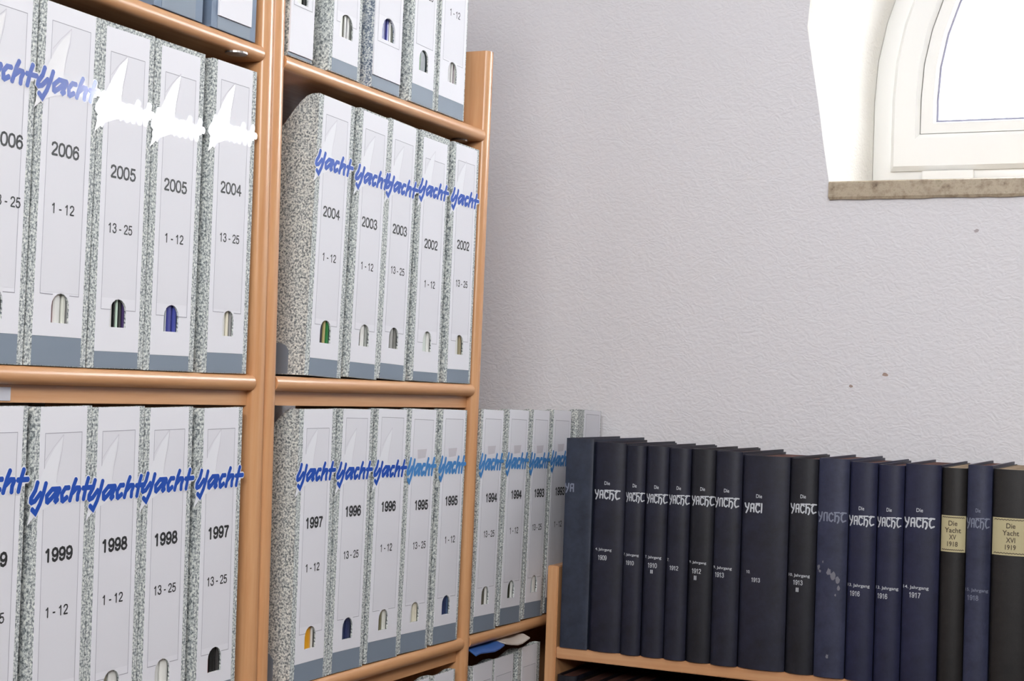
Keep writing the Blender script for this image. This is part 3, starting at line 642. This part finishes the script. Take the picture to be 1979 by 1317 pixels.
# magazines lying flat on those files
def flat_mag(pts, col, back, label, word, wavy):
    """thin bent magazine: front edge through pixels pts at x = XFm, running back under the apron"""
    XFm = .006; P = [onx(p, XFm) for p in pts]; n = len(P); zr = zDs + zt_ + .0012; vs, fs = [], []
    zs_ = zC - TH - .0045; zx = zC - TH - .0155 - .0022
    secs = [(XFm, 0), (-.004, 1), (-.020, 2), (-.055, 2), (-.084, 3), (-back, 3)]
    for th in (0, .0018):
        for x, f in secs:
            for q in P: vs.append((x, q.y, (q.z, min(zs_, q.z + .0060), min(zs_, q.z + .0105), zx)[f] + th))
    m_ = len(secs)
    for t in (0, 1):
        for s in range(m_ - 1):
            for i in range(n - 1):
                a = t * m_ * n + s * n + i; fs.append((a, a + 1, a + n + 1, a + n))
    o0, o1 = 0, m_ * n
    for i in range(n - 1): fs.append((i, i + 1, o1 + i + 1, o1 + i)); k = (m_ - 1) * n; fs.append((k + i, k + i + 1, o1 + k + i + 1, o1 + k + i))
    for s in range(m_ - 1):
        for i in (0, n - 1): fs.append((s * n + i, s * n + n + i, o1 + s * n + n + i, o1 + s * n + i))
    root = link('magazine', vs, fs, flat(col, .3)); fixn(root.data); autosmooth(root, 40)
    tag(root, label=label, cat='magazine', group='magazines lying on the bottom files'); return root
flat_mag([(920, 1269.5), (923, 1267.5), (930, 1264.5), (942, 1263), (956, 1261), (966, 1256), (975, 1249)], (58, 100, 168), .14, 'blue magazine lying bent on top of the files at the bottom edge', 'blue', 1)
flat_mag([(978, 1246), (988, 1247.5), (1001, 1248), (1010, 1245), (1017, 1240), (1024, 1235)], (206, 198, 190), .14, 'cream magazine lying on the bottom files, beside the bent blue one', 'cream', 1)

# ------------------------------------------------------------------ book shelf on the back wall
YB = 2.12; BD = .21
bc = empty('bookshelf', (0, YB, 0), label='low beech bookshelf on the back wall holding the dark bound volumes', cat='bookshelf')
ux0 = ony((1059.4, 1094), YB).x; ux1 = ony((1080, 1094), YB).x; utop = ony((1070, 1094), YB).z
bzt = ony((1348, 1281.5), YB).z; bth = .0168
def bbox(name, a, c, m_, bev=.0012):
    b = B(); b.box(a, c); o = b.obj(name, m_, bc); o.location = (0, -YB, 0)
    bm = bmesh.new(); bm.from_mesh(o.data); bmesh.ops.bevel(bm, geom=list(bm.edges), offset=bev, segments=2, affect='EDGES'); bm.to_mesh(o.data); bm.free(); return o
bbox('upright', (ux0, YB - .001, 0), (ux1, YW - .003, utop), M_WZ); bbox('upright', (.985, YB - .001, 0), (1.003, YW - .003, utop), M_WZ)
for z in (bzt, bzt - .335, bzt - .67, .09): bbox('shelf_board', (ux1 + .0002, YB + .0005, z - bth), (.9848, YW - .004, z), M_WX)
bbox('back_panel', (ux1 + .0002, YW - .0035, .05), (.9848, YW - .0005, bzt - bth - .001), M_WX, .0003)

VOCV = {  # uncial capitals of the spine title, drawn as strokes
 'Y': [[(0, 10), (1.5, 6), (5, 4.2)], [(7.2, 10.2), (6, 4), (2.2, -1.6)]],
 'A': [[(10.6, 0), (10.8, 8.6), (12.5, 9.6), (16, 9.4), (16.2, 0)], [(10.6, 4.6), (16, 4.6)]],
 'C': [[(26, 7.6), (23.5, 9.6), (20.2, 8.2), (19.2, 4.5), (20.6, .8), (23.5, -.2), (26.4, 1.8)], [(19.5, 10), (26.4, 10.2)]],
 'H': [[(29.5, 10.6), (29.6, 5), (29.2, -.3)], [(28, 10.2), (36.4, 10.4)], [(29.7, 5.6), (33, 6.8), (35.8, 5), (35.4, .8), (33.6, -1.8)]],
 'T': [[(38, 9.4), (41, 10.4), (47, 10)], [(42.6, 10), (39.8, 7), (39.6, 2.6), (42, -.2), (46.6, 1.4)]]}
def uncial(mask, w, h):
    L = []
    for ch, k in zip('YACHT', mask):
        if k > 0: L += VOCV[ch] if k == 1 else VOCV[ch][:1]
    L = [[((x - 23.5) / 47 * w, (y - 4.5) / 11 * h) for x, y in l] for l in L]
    return union(strokes(L, w * .054))
def book(xl, xr, zt, z0, kind, pg, mask, die, lines, px_t, label, bulge=.009, boards=True, faded=False, paperlab=None, flatspine=False, dy=0.0, lean=0.0, group='dark bound volumes on the upper board', depth=BD, y0=YB):
    w = xr - xl - .0006; h = zt - z0
    root = empty('book', ((xl + xr) / 2, y0 + dy, z0), (0, lean, 0), label=label, cat='book', group=group)
    def sp(x):                                     # y of the spine's surface at x
        u = max(-1, min(1, x / (w / 2)))
        if flatspine: return -.0015 * (1 - abs(u) ** 8)
        return -bulge * math.sqrt(max(0, 1 - u * u * .94)) + bulge * .24
    n = 14; outer = [(-w / 2, depth), (-w / 2, .010), (-w / 2 + .0012, .006)]
    xs_ = [-cos(pi * i / n) * (w / 2 - .0004) for i in range(n + 1)]
    outer += [(x, sp(x)) for x in xs_]
    outer += [(w / 2 - .0012, .006), (w / 2, .010), (w / 2, depth)]
    t = .0028; inner = [(w / 2 - t, depth), (w / 2 - t, .009)] + [(x * (1 - 2 * t / w), sp(x) + t) for x in xs_[::-1]] + [(-w / 2 + t, .009), (-w / 2 + t, depth)]
    b = B(); poly = outer + inner; k = len(poly)
    b.v = [(x, y, 0) for x, y in poly] + [(x, y, h) for x, y in poly]
    no, ni = len(outer), len(inner)
    for i in range(k): j = (i + 1) % k; b.f.append((i, j, k + j, k + i))
    inn = inner[::-1]
    # caps as a strip of quads between the outer and the inner outline
    idx_i = [k - 1 - i for i in range(ni)]
    o_idx = list(range(no))
    # resample: pair by index, both outlines share the spine points
    pairs = [(0, 0), (1, 1)] + [(2, 1)] + [(3 + i, 2 + i) for i in range(n + 1)] + [(4 + n, n + 3), (5 + n, n + 3), (6 + n, n + 4)]
    for (a0, c0), (a1, c1) in zip(pairs[:-1], pairs[1:]):
        for z in (0, k):
            q = [o_idx[a0] + z, o_idx[a1] + z, idx_i[c1] + z, idx_i[c0] + z]
            q2 = []
            for e in q:
                if e not in q2: q2.append(e)
            if len(q2) > 2: b.f.append(tuple(q2))
    cov = o = b.obj('cover', M_CL[kind], root); autosmooth(o, 40)
    b = B(); b.prism([(-w / 2 + t, .004), (0, max(sp(0) + t + .0005, -.002)), (w / 2 - t, .004), (w / 2 - t, depth - .005), (-w / 2 + t, depth - .005)], lambda p, q, tt: (p, q, tt), .003, h - (.0035 if boards else .0008))
    b.obj('page_block', pg, root)
    sm = M_SILVERF if faded else M_SILVER
    def put(name, VF, cx, z, m_, lift=.0004, par=None):
        V_, F_ = VF; return link(name, [(cx + p[0], sp(cx + p[0]) - lift - (p[2] if len(p) > 2 else 0), z + p[1]) for p in V_], F_, m_, par or cov)
    if px_t and mask:
        c = ony(px_t, YB); cz = c.z - z0; tw = min(w * .90, .0395); cx = c.x - (xl + xr) / 2; q_ = max(0, w / 2 - tw / 2 - .0006); cx = max(-q_, min(q_, cx))
        put('title_lettering', uncial(mask, tw, .0128), cx, cz, sm)
        if die: put('article_lettering', text_mesh('Die', tw * .22, .0052), cx * .9, cz + .0170, sm)
    for k_, (txt, pxy, tw, th_) in enumerate(lines):
        if len(txt) < 3: tw = .0046 if txt == 'II' else tw
        tw = min(tw, w - .003); c = ony(pxy, YB); cx = c.x - (xl + xr) / 2; q_ = w / 2 - tw / 2 - .0012; cx = max(-q_, min(q_, cx))
        put('volume_lettering' if k_ == 0 else 'year_lettering', figures(txt, tw, th_, 1.2) if txt[-1] not in 'g' else text_mesh(txt, tw, th_), cx, c.z - z0, sm)
    if paperlab:
        (ax, ay), (bx, by), tl_ = paperlab
        a, c = ony((ax, ay), YB), ony((bx, by), YB); xa, xb = a.x - (xl + xr) / 2, c.x - (xl + xr) / 2; za, zb = c.z - z0, a.z - z0
        xa = max(xa, -w / 2 + .0005); xb = min(xb, w / 2 - .0005); N = 12; vs = []
        for i in range(N + 1): x = xa + (xb - xa) * i / N; vs += [(x, sp(x) - .0005, za), (x, sp(x) - .0005, zb)]
        lb_ = link('paper_label', vs, [(2 * i, 2 * i + 1, 2 * i + 3, 2 * i + 2) for i in range(N)], M_BEIGE, root, smooth=True); tag(lb_, label='aged beige paper label')
        cxm = (xa + xb) / 2; hh = zb - za; hw_ = (xb - xa) / 2
        for s in (.055, .945):
            m_ = 22; put('label_border', union(strokes([[(-hw_ * .9 + hw_ * 1.8 * i / m_, hh * (s - .5) + (.0007 if i % 2 else -.0002)) for i in range(m_ + 1)]], .0009)), cxm, (za + zb) / 2, M_BROWNINK, .0008, lb_)
        for i, s in enumerate(tl_):
            ww = {3: .0115, 5: .021, 2: .009, 4: .0135}.get(len(s), .01)
            put('label_print', text_mesh(s, ww, .0066), cxm, zb - hh * (.21 + .19 * i), M_BROWNINK, .0008, lb_)
    return root, sp

T = [(1095, 848), (1149, 856), (1211, 861.5), (1250, 863), (1294, 867), (1337, 869), (1384.5, 873), (1437, 882), (1528, 887), (1583, 887), (1643.6, 894), (1698, 899.6), (1750, 898), (1821, 905), (1870.6, 899.6), (1920, 908.5), (1999, 911)]
def bx(i):
    px = T[i][0]; py = T[i][1]; return ony((px, py), YB).x
zb_ = bzt + .0003
Hh = [ony((((T[i][0] + T[i + 1][0]) / 2), T[i][1]), YB).z for i in range(16)]
vl = [
 dict(kind='slate', mask=[1, 1, 0, 0, 0], die=False, faded=True, lines=[], t=(1112, 944), flatspine=True, label='worn slate-blue bound volume standing next to the files, title rubbed off'),
 dict(kind='navy', mask=[1] * 5, die=True, lines=[('4. Jahrgang', (1167, 1063), .026, .0050), ('1909', (1165, 1078), .0145, .0070)], t=(1174, 957), label='navy bound volume with year 1909, beside the worn slate-blue one'),
 dict(kind='navy', mask=[1] * 5, die=True, lines=[('7. Jahrgang', (1219, 1073), .024, .0045), ('1910', (1219, 1088), .013, .0062)], t=(1230, 962), label='thin navy volume with faint year 1910, beside the 1909 one', pgs='dark'),
 dict(kind='navy', mask=[1] * 5, die=True, lines=[('7. Jahrgang', (1263, 1078), .025, .0050), ('1910', (1262, 1093), .0145, .0070), ('II', (1261, 1105), .004, .0050)], t=(1271, 965), label='thin navy volume with bright year 1910 and small numeral below'),
 dict(kind='navy', mask=[1] * 5, die=True, lines=[('7.', (1292, 1082), .004, .0040), ('1912', (1304, 1098), .014, .0062)], t=(1314, 967), label='thin navy volume with rubbed year 1912, between two with small numerals'),
 dict(kind='black', mask=[1] * 5, die=True, lines=[('9. Jahrgang', (1349, 1088), .026, .0045), ('1912', (1347, 1104), .0145, .0070), ('II', (1345, 1117), .006, .0060)], t=(1360, 969), label='dark volume with 1912 and numeral II under the title'),
 dict(kind='navy', mask=[1, 2, 1, 1, 1], die=True, lines=[('9. Jahrgang', (1394, 1098), .028, .0050), ('1913', (1392, 1111), .0145, .0070)], t=(1405, 972), label='navy volume with a gap in its title and year 1913, beside the broad one'),
 dict(kind='navy', mask=[1, 1, 1, 2, 0], die=True, lines=[('10.', (1447, 1105), .006, .0040), ('1913', (1462, 1121), .0130, .0060)], t=(1467, 983), label='broad navy volume in mid row, last title letters missing'),
 dict(kind='black', mask=[1] * 5, die=True, lines=[('10. Jahrgang', (1545, 1113), .030, .0052), ('1913', (1543, 1126), .0140, .0066), ('II', (1542, 1140), .007, .0056)], t=(1553, 984), label='dark volume with 1913 and a small numeral, beside the scuffed light blue one'),
 dict(kind='light', mask=[1, 2, 2, 1, 1], die=False, faded=True, lines=[], t=(1609, 1000), label='faded lighter blue volume with scuffed bare patches on its spine'),
 dict(kind='blue', mask=[1] * 5, die=True, lines=[('13. Jahrgang', (1655, 1132), .030, .0054), ('1916', (1653, 1147), .0145, .0070)], t=(1663, 1007), label='blue volume dated 1916, directly beside the scuffed one'),
 dict(kind='blue', mask=[1] * 5, die=True, lines=[('13. Jahrgang', (1708, 1137), .030, .0054), ('1916', (1706, 1152), .0145, .0070)], t=(1715.6, 1010), label='blue volume dated 1916, directly beside the broader 1917 one'),
 dict(kind='blue', mask=[1] * 5, die=True, lines=[('14. Jahrgang', (1771, 1136), .034, .0056), ('1917', (1769, 1150), .0160, .0070)], t=(1778, 1011), label='broad blue volume dated 1917, beside the first paper-labelled one'),
 dict(kind='brown', mask=None, die=False, lines=[], t=None, boards=False, paper=((1814, 995), (1866, 1069), ['Die', 'Yacht', 'XV', '1918']), label='dark brown volume with beige paper label numbered XV, between two blue volumes'),
 dict(kind='light', mask=[1] * 5, die=True, faded=True, lines=[('15. Jahrgang', (1883, 1141), .032, .0054), ('1918', (1881, 1155), .0150, .0066)], t=(1891, 1012), label='narrow blue volume with dull title between the two paper-labelled ones'),
 dict(kind='brown', mask=None, die=False, lines=[], t=None, boards=False, paper=((1915, 999), (1990, 1077), ['Die', 'Yacht', 'XVI', '1919']), label='dark brown volume with beige paper label numbered XVI, last in view'),
]
for i, v in enumerate(vl):
    root, sp = book(bx(i), bx(i + 1), Hh[i], zb_, v['kind'], M_PG_TAN if not v.get('boards', True) else M_PG_RED, v['mask'], v['die'], v['lines'], v['t'], v['label'], boards=v.get('boards', True),
         faded=v.get('faded', False), paperlab=v.get('paper'), flatspine=v.get('flatspine', False), dy=[0, .004, .002, .003, .002, .003, .001, .002, .003, .001, .002, .002, .001, .003, 0, .002][i])
    if i == 9:
        k = random.Random(3); V_, F_ = [], []
        cx0 = (bx(i) + bx(i + 1)) / 2
        for (px, py, r) in ((1604, 1105, .0055), (1612, 1112, .006), (1620, 1120, .005), (1583, 1096, .0035), (1586, 1104, .003), (1622, 1137, .0035), (1600, 1268, .0035), (1592, 1086, .002), (1616, 1150, .002)):
            c = ony((px, py), YB); n = 9; s = len(V_)
            V_ += [(c.x - cx0 + r * .6 * k.uniform(.6, 1.25) * cos(2 * pi * j / n), c.z - zb_ + r * k.uniform(.6, 1.25) * sin(2 * pi * j / n)) for j in range(n)]; F_.append(tuple(range(s, s + n)))
        w2 = (bx(i + 1) - bx(i)) / 2 - .001
        sc_ = link('scuff', [(max(-w2, min(w2, x)), sp(x) - .0004, z) for x, z in V_], F_, M_SCUFF, root); sc_['kind'] = 'stuff'

# books on the board below: their tops show under the upper board
zt2 = ony((1100, 1311), YB).z; zb2 = bzt - .335 + .0003; x = ux1 + .002; k = random.Random(8); nb = 0
while x < .66:
    w_ = k.uniform(.030, .042); hh = zt2 + k.uniform(-.004, .003)
    if x < .262 < x + w_: w_ = .262 - x
    if w_ < .012: x += w_; continue
    pale = x > .258 and x < .29 and nb < 50; nb += 50 if pale else 0
    book(x, x + w_, hh + (.012 if pale else 0), zb2, 'black' if k.random() < .6 else 'brown', M_PG_W if pale else M_PG_RED, None, False, [], None,
         '%s dark volume from the post on the lower board, only its top in view' % ORD[nb % 50] if not pale else 'white-edged volume on the lower board among the dark ones',
         group='volumes on the lower board' if not pale else 'pale volume on the lower board', dy=k.uniform(0, .006))
    x += w_; nb += 0 if pale else 1
